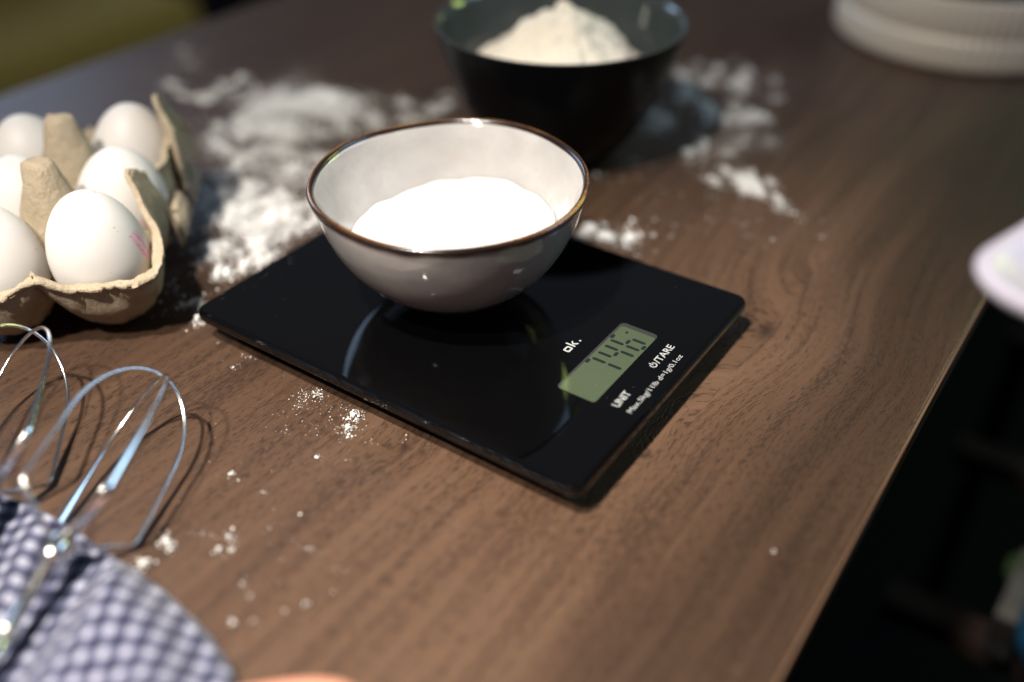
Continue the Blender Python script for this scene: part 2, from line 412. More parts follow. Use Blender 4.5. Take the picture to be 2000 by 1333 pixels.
prof = [(.0001, .0014), (.0150, .0014)] + OUT + [(.0588, .0558), (.0578, .0566), (.0565, .0562)] + INN
lathe('body', prof, GLAZE, gb, 144, wob_r, wob_z)
RIM = [(.0588, .0545), (.0593, .0555), (.0593, .0565), (.0588, .0573), (.0581, .0576), (.0573, .0574), (.0566, .0568), (.0562, .0560), (.0561, .0551), (.0567, .0557), (.0577, .0563), (.0585, .0556)]
def rim_r(t, z): return wob_r(t, z)+.0012*noise.noise(Vector((5*math.cos(t), 5*math.sin(t), z*40)))
lathe('rim', RIM, RIMB, gb, 240, rim_r, lambda t, z: wob_z(t, z)+(.0007*noise.noise(Vector((7*math.cos(t), 7*math.sin(t), 5))) if z < .0552 else 0), close=True)
lathe('foot_ring', [(.0140, .0013), (.0150, 0), (.0168, 0), (.0176, .0008), (.0172, .0016)], GLAZE, gb, 96)
ir = np.array([a for a, _ in INN[::-1]]); iz = np.array([b for _, b in INN[::-1]])
def heap(name, zf, mat, inner_r, rad_n=40, ang_n=120, disp=None):
    """surface filled up to zf(theta, r) inside a bowl whose inner radius at height z is inner_r(z)"""
    V = [(0, 0, zf(0, 0))]; F = []
    for j in range(1, rad_n+1):
        for q in range(ang_n):
            t = 2*math.pi*q/ang_n
            lo, hi = .005, .09
            for _ in range(24):
                mid = (lo+hi)/2
                if mid < inner_r(zf(t, mid)) - .0003: lo = mid
                else: hi = mid
            rr = lo*j/rad_n; z = zf(t, rr)
            if disp: z += disp(rr*math.cos(t), rr*math.sin(t))*min(1, (1-j/rad_n)*6)
            V.append((rr*math.cos(t), rr*math.sin(t), z))
    for q in range(ang_n): F.append((0, 1+q, 1+(q+1) % ang_n))
    for j in range(rad_n-1):
        for q in range(ang_n):
            a = 1+j*ang_n+q; b = 1+j*ang_n+(q+1) % ang_n
            F.append((a, a+ang_n, b+ang_n, b))
    # underside following the bowl
    base = len(V); last = 1+(rad_n-1)*ang_n
    for q in range(ang_n):
        v = V[last+q]; V.append((v[0]*.45, v[1]*.45, v[2]*.5+.004))
    for q in range(ang_n): F.append((last+q, base+q, base+(q+1) % ang_n, last+(q+1) % ang_n))
    F.append(tuple(base+q for q in range(ang_n)))
    return mesh_obj(name, V, F, mat)
def sug(t, r):
    edge = .0296+.0034*math.cos(t+.35)*(r/.05)
    return edge+.0035*(1-(r/.052)**2)+.0009*math.sin(3*t+1)*(r/.05)+.0004*math.sin(9*t)*(r/.05)+.0003*math.sin(17*t+1)*(r/.05)
sg = heap('sugar', sug, SUGAR, lambda z: float(np.interp(z, iz, ir)), disp=lambda x, y: .0011*noise.noise(Vector((x*60, y*60, 1)))+.0003*noise.noise(Vector((x*260, y*260, 2))))
sg.location = (BX, BY, BZ); tag(sg, 'smooth mound of fine white sugar in the grey bowl', 'sugar', kind='stuff')

# ------------------------------------------------------------------ dark bowl with flour
DX, DY = .4707, .2919
kb = thing('dark_bowl', (DX, DY, 0), 'glossy black ceramic bowl of flour standing behind the grey bowl', 'bowl')
DOUT = [(.0001, .0022), (.0290, .0020), (.0300, 0), (.0325, 0), (.0335, .0012), (.0345, .0040), (.0385, .0085), (.0445, .0160), (.0510, .0260), (.0565, .0370), (.0612, .0485), (.0652, .0600), (.0682, .0700), (.0700, .0775), (.0703, .0797)]
DINN = [(.0706, .0802), (.0698, .0806), (.0686, .0798), (.0672, .0735), (.0640, .0630), (.0598, .0515), (.0545, .0395), (.0480, .0285), (.0385, .0170), (.0260, .0090), (.0120, .0062), (.0001, .0056)]
lathe('outside', DOUT+[(.0704, .0799)], DKGLAZE, kb, 128, cap=False)
lathe('inside', DINN, DKIN, kb, 128, cap=False)
dr = np.array([a for a, _ in DINN[2:][::-1]]); dzz = np.array([b for _, b in DINN[2:][::-1]])
def lump(x, y):
    s = .0064*noise.noise(Vector((x*60+3, y*60, .3)))
    s += .0056*abs(noise.noise(Vector((x*150, y*150+9, 1))))
    s += .0075*math.exp(-((x-.012)**2+(y+.043)**2)/.00006)+.004*math.exp(-((x+.035)**2+(y-.02)**2)/.00008)
    return s+.0016*noise.noise(Vector((x*380, y*380, 4)))
def flo(t, r):
    rr = math.sqrt(r*r+.00032)-.0179
    return max(.0480, .0840-.90*rr+.0050*math.sin(2*t+.5)*(r/.05)+.003*math.sin(3*t+2)*(r/.05))
fh = heap('flour', flo, FLOURB, lambda z: float(np.interp(z, dzz, dr)), 60, 160, lump)
fh.location = (DX, DY, 0); tag(fh, 'cream coloured lumpy peak of flour in the black bowl', 'flour', kind='stuff')

# ------------------------------------------------------------------ metal canister
cn = thing('ribbed_pot', (.8203, .1469, 0), 'pale ribbed round pot at the far right of the table', 'pot')
def ribs(t, z): return 1+.009*math.sin(84*t)
lathe('base_ring', [(.001, 0), (.0895, 0), (.0922, .0015), (.0932, .005), (.0930, .018), (.0924, .0228), (.0906, .0240), (.001, .0240)], TIN, cn, 600, lambda t, z: ribs(t, z) if .004 < z < .02 else 1)
lathe('wall', [(.0902, .0241), (.0912, .0250), (.0920, .0264), (.0920, .0480), (.0905, .0505), (.0850, .0505), (.0850, .0260)], TIN, cn, 600, ribs, close=True)
lathe('rim', [(.0885, .0506), (.0898, .0510), (.0902, .0530), (.0898, .0556), (.0880, .0562), (.0840, .0556), (.0836, .0512)], simple('brown_band', (.05, .035, .02), .5), cn, 160, close=True)
lathe('lid', [(.001, .0700), (.030, .0695), (.060, .0670), (.0780, .0620), (.0830, .0565), (.0830, .0520), (.001, .0520)], simple('dark_lid', (.02, .02, .02), .4), cn, 96)

# ------------------------------------------------------------------ egg carton and eggs
CA = math.radians(44.5)
eu = Vector((math.cos(CA), math.sin(CA), 0)); ev = Vector((-math.sin(CA), math.cos(CA), 0))
C0 = Vector((.2075, .3655, 0))
PU, PV = .0485, .0460
ec = thing('egg_carton', C0, 'open grey brown pulp egg carton holding white eggs beside the scale', 'egg carton', rotz=CA)
CU = [0, PU, 2*PU]; CV = [0, PV]
U0, U1, V0, V1 = -.0280, 2*PU+.0280, -.0270, PV+.0270
def sm(x, a, b):
    t = min(1, max(0, (x-a)/(b-a))); return t*t*(3-2*t)
RIGHTRIM = ([-.03, -.014, .002, .014, .024, .030, .040, .050, .060, .068, .076, .090, .104, .116, .14], [.037, .038, .0405, .048, .0600, .0610, .0540, .0490, .0470, .0480, .0500, .0500, .0470, .044, .042])
def rimz(u, v):
    zf = .0345+.0062*math.exp(-((v-PV/2)/.0085)**2)     # front: small peak between the cups
    zr = float(np.interp(u, *RIGHTRIM))
    wr = sm(-v, .0185, .0245)*sm(u, -.020, -.004)
    return zf*(1-wr)+zr*wr
def corner_dist(u, v):
    """distance inwards from the rounded outline of the tray"""
    r = .016
    qx = max(abs(u-(U0+U1)/2)-((U1-U0)/2-r), 0); qy = max(abs(v-(V0+V1)/2)-((V1-V0)/2-r), 0)
    ins = min(max(abs(u-(U0+U1)/2)-((U1-U0)/2-r), abs(v-(V0+V1)/2)-((V1-V0)/2-r)), 0)
    return r-math.hypot(qx, qy)-ins
def tray_z(u, v):
    zc = 1
    for a in CU:
        for b in CV:
            d2 = (u-a)**2+(v-b)**2; zc = min(zc, .0042+35.5*max(0, d2-.00003))
    # posts between four cups
    for a in (PU/2, 1.5*PU):
        d = math.hypot((u-a)/.85, v-PV/2)
        zc = max(zc, .0705-max(0, d-.0062)*3.3)
    zc = min(zc, .0705)
    d = corner_dist(u, v)
    wall = rimz(u, v) - max(0, d-.0042)*4.6
    return max(zc if d > .003 else min(zc, rimz(u, v)), wall)
def tray_mesh():
    nu, nv = 150, 100
    V = []; F = []; idx = {}
    hu, hv = (U1-U0)/2, (V1-V0)/2; cu_, cv_ = (U0+U1)/2, (V0+V1)/2
    # concentric rounded outline mapping keeps the rim clean
    def warp(a): return math.copysign(1-(1-abs(a))**1.6, a)
    for i in range(nu+1):
        for j in range(nv+1):
            a = warp(-1+2*i/nu); b = warp(-1+2*j/nv)
            # square -> rounded rectangle : pull the corners in
            u = cu_+a*hu; v = cv_+b*hv
            mx = max(abs(a), abs(b))
            if mx > 1e-6:
                ue, ve = a/mx*hu, b/mx*hv; r = .016
                qx, qy = abs(ue)-(hu-r), abs(ve)-(hv-r)
                if qx > 0 and qy > 0:
                    h = math.hypot(qx, qy); s = 1 - (max(0, (h-r))/math.hypot(ue, ve))*1.0*mx**3
                    u = cu_+a*hu*s; v = cv_+b*hv*s
            z = tray_z(u, v)
            lean = sm(-v, .012, .0255)*sm(u, -.005, .015)*max(0, z-.034)       # right flap leans inwards
            nz = .0010*noise.noise(Vector((u*160, v*160, z*160)))+.0006*noise.noise(Vector((u*420, v*420, 3)))
            V.append((u+nz*.6, v+lean*(.50-.30*sm(u, .045, .075))+nz, z+nz))
    for i in range(nu):
        for j in range(nv):
            q = i*(nv+1)+j; F.append((q, q+nv+1, q+nv+2, q+1))
    return V, F
V, F = tray_mesh()
tr = mesh_obj('tray', V, F, PULP, ec); md = tr.modifiers.new('thickness', 'SOLIDIFY'); md.thickness = .0026; md.offset = -1
# folded lock pockets on the outside of the right wall
def lock(name, u0, u1, z0, z1, out):
    um = (u0+u1)/2; vv = V0-.0005
    P = [(u0, vv+.001, z0), (u1, vv+.001, z0), (u1-.004, vv+.0035, z1), (u0+.004, vv+.0035, z1), (u0+.003, vv-out, z0+.35*(z1-z0)), (u1-.003, vv-out, z0+.35*(z1-z0)), (u1-.006, vv-out*.55, z1-.003), (u0+.006, vv-out*.55, z1-.003)]
    Fc = [(0, 1, 5, 4), (4, 5, 6, 7), (7, 6, 2, 3), (0, 4, 7, 3), (1, 2, 6, 5), (0, 3, 2, 1)]
    bm = bmesh.new(); vs = [bm.verts.new(p) for p in P]
    for f in Fc: bm.faces.new([vs[q] for q in f])
    bmesh.ops.bevel(bm, geom=bm.edges[:], offset=.0016, segments=2, affect='EDGES')
    ob = bm_obj(name, bm, PULP, ec, smooth=True); return ob
def closing_flap():
    """tall rounded flap at the back of the right wall, hollow on its outer side"""
    V = []; F = []; na, nt = 22, 16
    for i in range(na+1):
        s_ = -1+2*i/na
        top = .069-.013*abs(s_)**2.4-.010*max(0, s_)
        for j in range(nt+1):
            t = j/nt; z = .026+(top-.026)*t
            u = .095+s_*(.0235-.007*t)+.002*noise.noise(Vector((s_*2, t*3, 1)))
            v = V0-.0015+.0085*(1-s_*s_)**.8*(.5+.5*t)+.0010*t-.003*max(0, s_)*(1-t)
            n_ = .0007*noise.noise(Vector((u*200, v*200, z*200)))
            V.append((u+n_, v+n_, z+n_))
    for i in range(na):
        for j in range(nt):
            q = i*(nt+1)+j; F.append((q, q+nt+1, q+nt+2, q+1))
    ob = mesh_obj('closing_flap', V, F, PULP, ec); m_ = ob.modifiers.new('thickness', 'SOLIDIFY'); m_.thickness = .0026; m_.offset = 0
closing_flap()
lock('lock_tab', .034, .066, .012, .034, .0040)
lock('lock_tab', .078, .114, .010, .028, .0040)

EG = [('egg', .001, 0, .0090, 2, -5, .0212, .0580, 'frontmost white egg in the carton, printed with pink ink', 's1'),
      ('egg', PU, 0, .0070, 4, 3, .0213, .0560, 'middle egg of the right column, below the folded carton edge', 's2'),
      ('egg', 2*PU+.002, 0, .0065, 3, 2, .0212, .0570, 'rear white egg next to the tall carton flap', None),
      ('egg', -.001, PV, .0050, -5, 4, .0211, .0560, 'white egg in the front left cup, cut by the picture edge', None),
      ('egg', PU, PV, .0060, 2, 5, .0212, .0560, 'white egg of the left column, between the two pulp posts', None),
      ('egg', 2*PU, PV-.001, .0065, -3, -4, .0210, .0560, 'rear white egg left of the far pulp post', None)]
def egg_prof(a, h, n=40):
    P = []
    for i in range(n+1):
        t = math.pi*i/n; zz = -math.cos(t)
        r = a*math.sin(t)*(1-.10*zz-.035*(1-zz*zz)*0)
        P.append((max(r, 1e-5), h/2*(1+zz)))
    return P
for (nm, u, v, z, tu, tv, a, h, lab, st) in EG:
    p = C0+eu*u+ev*v
    th = math.radians(-62) if st else 0
    mat = EGG if not st else (m_egg_stamp(math.radians(-58), .0320, .17, .0075) if st == 's1' else m_egg_stamp(math.radians(-100), .026, .10, .003))
    e = lathe(nm, egg_prof(a, h), mat, None, 64)
    e.location = (p.x, p.y, z); e.rotation_euler = (math.radians(tu), math.radians(tv), 0)
    tag(e, lab, 'egg', 'white eggs in the pulp carton')

# ------------------------------------------------------------------ mixer beaters
def beater(name, H, az, el, roll, rho, rs, L, se, arc, label):
    H = Vector(H)
    a = Vector((math.cos(el)*math.cos(az), math.cos(el)*math.sin(az), math.sin(el)))
    h = Vector((-math.sin(az), math.cos(az), 0)); vv = a.cross(h)
    b1 = h*math.cos(roll)+vv*math.sin(roll); b2 = -h*math.sin(roll)+vv*math.cos(roll)
    root = thing(name, (H.x, H.y, 0), label, 'beater', 'pair of wire mixer beaters')
    off = Vector((H.x, H.y, 0))
    def loop(b, Lx):
        pts = []; fl = []
        def half(sg):
            P = [H+a*.001+sg*b*.003, H+a*(se*.55)+sg*b*(rho*.62), H+a*(se*.92)+sg*b*(rho*.96), H+a*(se*1.08)+sg*b*rho]
            n0 = len(P); s1 = Lx-arc
            for t in np.linspace(0, 1, 12)[1:]: P.append(H+a*(se+(s1-se)*t)+sg*b*(rho+(rs-rho)*t))
            n1 = len(P)
            for t in np.linspace(0, math.pi/2, 16)[1:]: P.append(H+a*(s1+arc*math.sin(t))+sg*b*rs*math.cos(t))
            return P, n0, n1
        P, n0, n1 = half(-1); Q, _, _ = half(1)
        pts = P+Q[::-1][1:]
        n = len(P)
        def wd(i):
            if i < n0: return .0019
            t = (i-n0)/(n1-n0); return .0017 if t < .3 else (.0017-(.0017-.00075)*min(1, (t-.3)/.6))
        fl = [(wd(i), .00050 if i < n1-3 else .00072) for i in range(n)]; fl = fl+fl[::-1][1:]
        side = a.cross(b)
        # flat strip: wide direction is tangential (side), thin direction radial
        V = []; F = []; m = 10; tot = len(pts)
        for i in range(tot):
            tg = (pts[min(i+1, tot-1)]-pts[max(i-1, 0)]).normalized(); nr = tg.cross(side).normalized()
            for q in range(m):
                t = 2*math.pi*q/m; V.append(pts[i]-off+side*(fl[i][0]*math.cos(t))+nr*(fl[i][1]*math.sin(t)))
        for i in range(tot-1):
            for q in range(m): F.append((i*m+q, i*m+(q+1) % m, (i+1)*m+(q+1) % m, (i+1)*m+q))
        F.append(tuple(range(m-1, -1, -1))); F.append(tuple((tot-1)*m+q for q in range(m)))
        mesh_obj('wire_loop', V, F, STEEL, root)
    loop(b1, L); loop(b2, L-.0016)
    tube('hub', [H-off-a*.006, H-off-a*.004, H-off+a*.003, H-off+a*.0045], [.0036, .0045, .0045, .003], STEEL, root, 16)
    tube('shaft', [H-off-a*.005, H-off-a*.05, H-off-a*.078], .0024, STEEL, root, 14)
    tube('collar', [H-off-a*.0330, H-off-a*.0325, H-off-a*.0305, H-off-a*.0300], [.0030, .0042, .0042, .0030], STEEL, root, 16)
BA = (.0981, .2517, .0158), .4104, .1429, .7885, .0221, .0215, .079, .0142, .0335
BB = (.0990, .2944, .0158), .7311, .1892, .8692, .0216, .0221, .0791, .0141, .0334
beater('mixer_beater', *BA, 'steel wire mixer beater lying nearest the scale, whole loop in view')
beater('mixer_beater', *BB, 'steel wire mixer beater just below the egg carton, cut by the left edge')

# ------------------------------------------------------------------ checked cloth
e1 = Vector((.567, -.824, 0)); e2 = Vector((.824, .567, 0))
outl = [(-260, 900), (0, 962), (60, 985), (130, 1022), (240, 1098), (320, 1150), (400, 1228), (445, 1290), (465, 1340), (470, 1420), (440, 1560)]
uvs = []
for (a, b) in outl:
    w_ = at(a, b, .004); uvs.append((w_.dot(e2), w_.dot(e1)))
uvs.sort()
vv_ = [a for a, _ in uvs]; ue_ = [b for _, b in uvs]
nv, nu = 90, 110
u_min = -.36
V = []; F = []; UV = []
A_ax = Vector((math.cos(.4104), math.sin(.4104), 0)); A_h = Vector((.0981, .2517, 0))
B_ax = Vector((math.cos(.7311), math.sin(.7311), 0)); B_h = Vector((.0990, .2944, 0))
for j in range(nv+1):
    v = vv_[0]+(vv_[-1]-vv_[0])*j/nv; uedge = float(np.interp(v, vv_, ue_))
    for i in range(nu+1):
        t = 1-(1-i/nu)**1.5
        u = u_min+(uedge-u_min)*t
        P = e1*u+e2*v
        d = min(uedge-u, (vv_[-1]-v)*1.0)
        z = .0030
        # bunched folds away from the beater shafts
        f1 = noise.noise(Vector((u*24+2, v*16, .4)))*.5+.5
        f2 = noise.noise(Vector((u*60, v*30+5, 1.4)))
        dsh = min(abs((P-A_h).cross(A_ax).z)+max(0, (P-A_h).dot(A_ax)-.035)*2, abs((P-B_h).cross(B_ax).z)+max(0, (P-B_h).dot(B_ax)-.035)*2)
        k_ = sm(dsh, .006, .026)
        z += k_*(.011*f1+.0042*f2+.0032*math.sin(u*150+v*60+3*f1)+.005)*(1-math.exp(-max(d, 0)/.010))
        hem = .0012*math.exp(-((d-.004)/.0025)**2)
        V.append(P+Vector((0, 0, z+hem))); UV.append((u+.0005*f2+.0006*math.sin(v*90), v+.0016*f1))
for j in range(nv):
    for i in range(nu):
        q = j*(nu+1)+i; F.append((q, q+1, q+nu+2, q+nu+1))
cl = mesh_obj('checked_cloth', V, F, CHECK)
ul = cl.data.uv_layers.new(name='UVMap')
for lp in cl.data.loops: ul.data[lp.index].uv = UV[lp.vertex_index]
md = cl.modifiers.new('thickness', 'SOLIDIFY'); md.thickness = .0016; md.offset = -1
tag(cl, 'navy and white checked cloth under the beaters at the bottom left', 'cloth')

# ------------------------------------------------------------------ hand at the lower edge
def build_hand():
    W0 = at(425, 1588, .018)
    fr = e1.copy(); bk = -e2.copy(); up = Vector((0, 0, 1))
    def P(r, b, z): return (W0.x+fr.x*r+bk.x*b, W0.y+fr.y*r+bk.y*b, z)
    verts = []; edges = []; rad = []
    def add(p, r, parent=None):
        verts.append(p); rad.append(r)
        if parent is not None: edges.append((parent, len(verts)-1))
        return len(verts)-1
    palm = add(P(-.010, .018, .026), .017)
    wrist = add(P(-.055, .030, .028), .021, palm); add(P(-.105, .042, .030), .025, wrist)
    kn = [(-.002, -.012, .0095), (.004, .008, .0098), (.002, .027, .0093), (-.004, .044, .0082)]
    ln = [.040, .045, .041, .032]
    for (q, b, r), L in zip(kn, ln):
        m = add(P(q+.008, b, .031), r*1.25, palm)
        c1 = add(P(q+.008+L*.55, b-.002, .030), r, m)
        c2 = add(P(q+.008+L*1.0, b-.003, .017), r*.9, c1)
        add(P(q+.008+L*1.12, b-.003, .0095), r*.78, c2)
    t1 = add(P(-.026, -.008, .022), .0125, palm); t2 = add(P(-.004, -.026, .016), .0100, t1)
    t3 = add(P(.018, -.034, .0125), .0092, t2); add(P(.034, -.035, .0098), .0080, t3)
    me = bpy.data.meshes.new('hand'); me.from_pydata(verts, edges, []); me.update()
    ob = bpy.data.objects.new('hand_skeleton', me); COL.objects.link(ob)
    ob.modifiers.new('skin', 'SKIN'); ss = ob.modifiers.new('sub', 'SUBSURF'); ss.levels = 2; ss.render_levels = 2
    sk = me.skin_vertices[0].data
    for i, r in enumerate(rad): sk[i].radius = (r, r)
    sk[palm].use_root = True
    bpy.context.view_layer.update()
    m2 = bpy.data.meshes.new_from_object(ob.evaluated_get(bpy.context.evaluated_depsgraph_get()))
    bpy.data.objects.remove(ob)
    m2.polygons.foreach_set('use_smooth', [True]*len(m2.polygons)); m2.materials.clear(); m2.materials.append(SKIN)
    h = bpy.data.objects.new('hand', m2); COL.objects.link(h)
    return tag(h, 'edge of a bare hand at the bottom beside the checked cloth', 'hand')
build_hand()

# ------------------------------------------------------------------ square white dish on a dark stand beside the table
pc = Vector((.2730, .0350, .1080))
da, db_ = Vector((.96, -.28, 0)), Vector((-.17, -.985, 0))
pl = thing('square_dish', pc-Vector((0, 0, .020)), 'white porcelain square dish, corner reaching in at the right edge', 'dish')
pl.rotation_euler = (0, 0, math.atan2(da.y, da.x))
def dish():
    w = .20; lev = [(.030, -.0185), (.028, -.0200), (.024, -.0198), (.010, -.0075), (.0015, -.0022), (0, .0006), (.0007, .0022), (.0030, .0026), (.0060, .0010), (.013, -.0050), (.028, -.0150), (.05, -.0165)]
    V = []; F = []; m = 0
    for ins, z in lev:
        P = rrect(w-2*ins, w-2*ins, max(.021-ins*.3, .004)); m = len(P)
        V += [(ins+a, -(ins+b), z+.020) for a, b in P]
    for i in range(len(lev)-1):
        for q in range(m): F.append((i*m+q, i*m+(q+1) % m, (i+1)*m+(q+1) % m, (i+1)*m+q))
    F.append(tuple(range(m))); F.append(tuple((len(lev)-1)*m+q for q in range(m)))
    bm = bmesh.new(); vs = [bm.verts.new(v) for v in V]
    for f in F: bm.faces.new([vs[q] for q in f])
    return bm
bm_obj('dish_body', dish(), PORC, pl, smooth=True)
stn = thing('dark_stand', (.40, -.09, -.74), 'black stand under the white dish beside the table', 'stand')
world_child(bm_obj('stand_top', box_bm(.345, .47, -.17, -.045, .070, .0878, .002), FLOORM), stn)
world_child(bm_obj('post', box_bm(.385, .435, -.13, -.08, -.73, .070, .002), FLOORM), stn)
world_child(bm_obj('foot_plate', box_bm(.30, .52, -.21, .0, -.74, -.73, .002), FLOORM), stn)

# ------------------------------------------------------------------ things below and beyond the table
rk = thing('slatted_rack', (.6, -.1, -.74), 'dark wooden slatted rack in the shadow below the table edge', 'rack')
for x in (.34, .532, .722, .915):
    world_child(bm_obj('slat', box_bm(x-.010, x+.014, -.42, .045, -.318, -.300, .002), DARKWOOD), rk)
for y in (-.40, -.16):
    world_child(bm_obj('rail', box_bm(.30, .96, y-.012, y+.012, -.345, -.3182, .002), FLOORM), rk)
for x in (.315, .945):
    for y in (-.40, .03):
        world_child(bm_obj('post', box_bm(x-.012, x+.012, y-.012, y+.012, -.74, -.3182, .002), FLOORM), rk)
# bag with a strap lying on the rack
bgx = at(2010, 1290, -.27)
bag = thing('cloth_bag', (bgx.x, bgx.y, -.30), 'blue cloth bag with pale strap and black tag at the lower right corner', 'bag')
BLUE = simple('blue_canvas', (.003, .030, .065), .85, spec=.1); STRAP = simple('pale_webbing', (.05, .048, .044), .85, spec=.1); GREEN = simple('green_canvas', (.016, .028, .010), .85, spec=.1)
bm = bmesh.new(); bmesh.ops.create_icosphere(bm, subdivisions=4, radius=1)
for v in bm.verts:
    c = v.co; n_ = 1+.10*noise.noise(c*1.6)+.05*noise.noise(c*4)
    v.co = Vector((c.x*.075*n_+.045, c.y*.065*n_-.050, max(.001, .026+c.z*.028*n_)))
bm_obj('bag_body', bm, BLUE, bag, smooth=True)
sp0 = at(1962, 1215, -.262)-bag.location; sp1 = at(2020, 1085, -.262)-bag.location; sp2 = at(1940, 1290, -.264)-bag.location
def band(name, a, b, hw, th, mat, parent):
    d = (b-a).normalized(); n_ = Vector((-d.y, d.x, 0)).normalized()
    pts = []
    bm = bmesh.new(); nseg = 14
    rows = []
    for i in range(nseg+1):
        p = a.lerp(b, i/nseg)+Vector((0, 0, .002*math.sin(i*.9)))
        rows.append([bm.verts.new(p+n_*hw+Vector((0, 0, th))), bm.verts.new(p-n_*hw+Vector((0, 0, th))), bm.verts.new(p-n_*hw), bm.verts.new(p+n_*hw)])
    for i in range(nseg):
        for q in range(4): bm.faces.new((rows[i][q], rows[i][(q+1) % 4], rows[i+1][(q+1) % 4], rows[i+1][q]))
    bm.faces.new(rows[0]); bm.faces.new(rows[-1])
    return bm_obj(name, bm, mat, parent)
band('strap', sp0, sp1, .0065, .003, STRAP, bag)
tg_ = band('tag', sp0+(sp2-sp0)*.05, sp2, .0075, .003, FLOORM, bag)
for i in range(6):
    a = sp0.lerp(sp2, .25+i*.10)+Vector((0, 0, .0036)); band('stitch_mark', a+Vector((.002, -.003, 0)), a+Vector((-.0005, .0045, 0)), .0006, .0003, DARKWOOD, tg_)
gp = at(2012, 1120, -.266)-bag.location
bm = bmesh.new(); bmesh.ops.create_icosphere(bm, subdivisions=3, radius=1)
for v in bm.verts: v.co = Vector((gp.x+v.co.x*.020, gp.y+v.co.y*.016, gp.z+v.co.z*.006))
bm_obj('pocket_flap', bm, GREEN, bag, smooth=True)
# bench beyond the far edge
bn = thing('upholstered_bench', (.4, 1.75, -.74), 'mustard yellow upholstered bench beyond the far table edge', 'bench')
bm = box_bm(-.6, 1.16, 1.47, 2.05, -.40, -.285, .035, 5)
world_child(bm_obj('seat_cushion', bm, MUSTARD, smooth=True), bn)
world_child(bm_obj('base', box_bm(-.58, 1.14, 1.50, 2.03, -.74, -.40, .006), N('bench_base').set((.20, .11, .02), .7).m), bn)
world_child(bm_obj('backrest', box_bm(-.6, 1.16, 1.95, 2.08, -.284, .10, .03, 4), MUSTARD, smooth=True), bn)

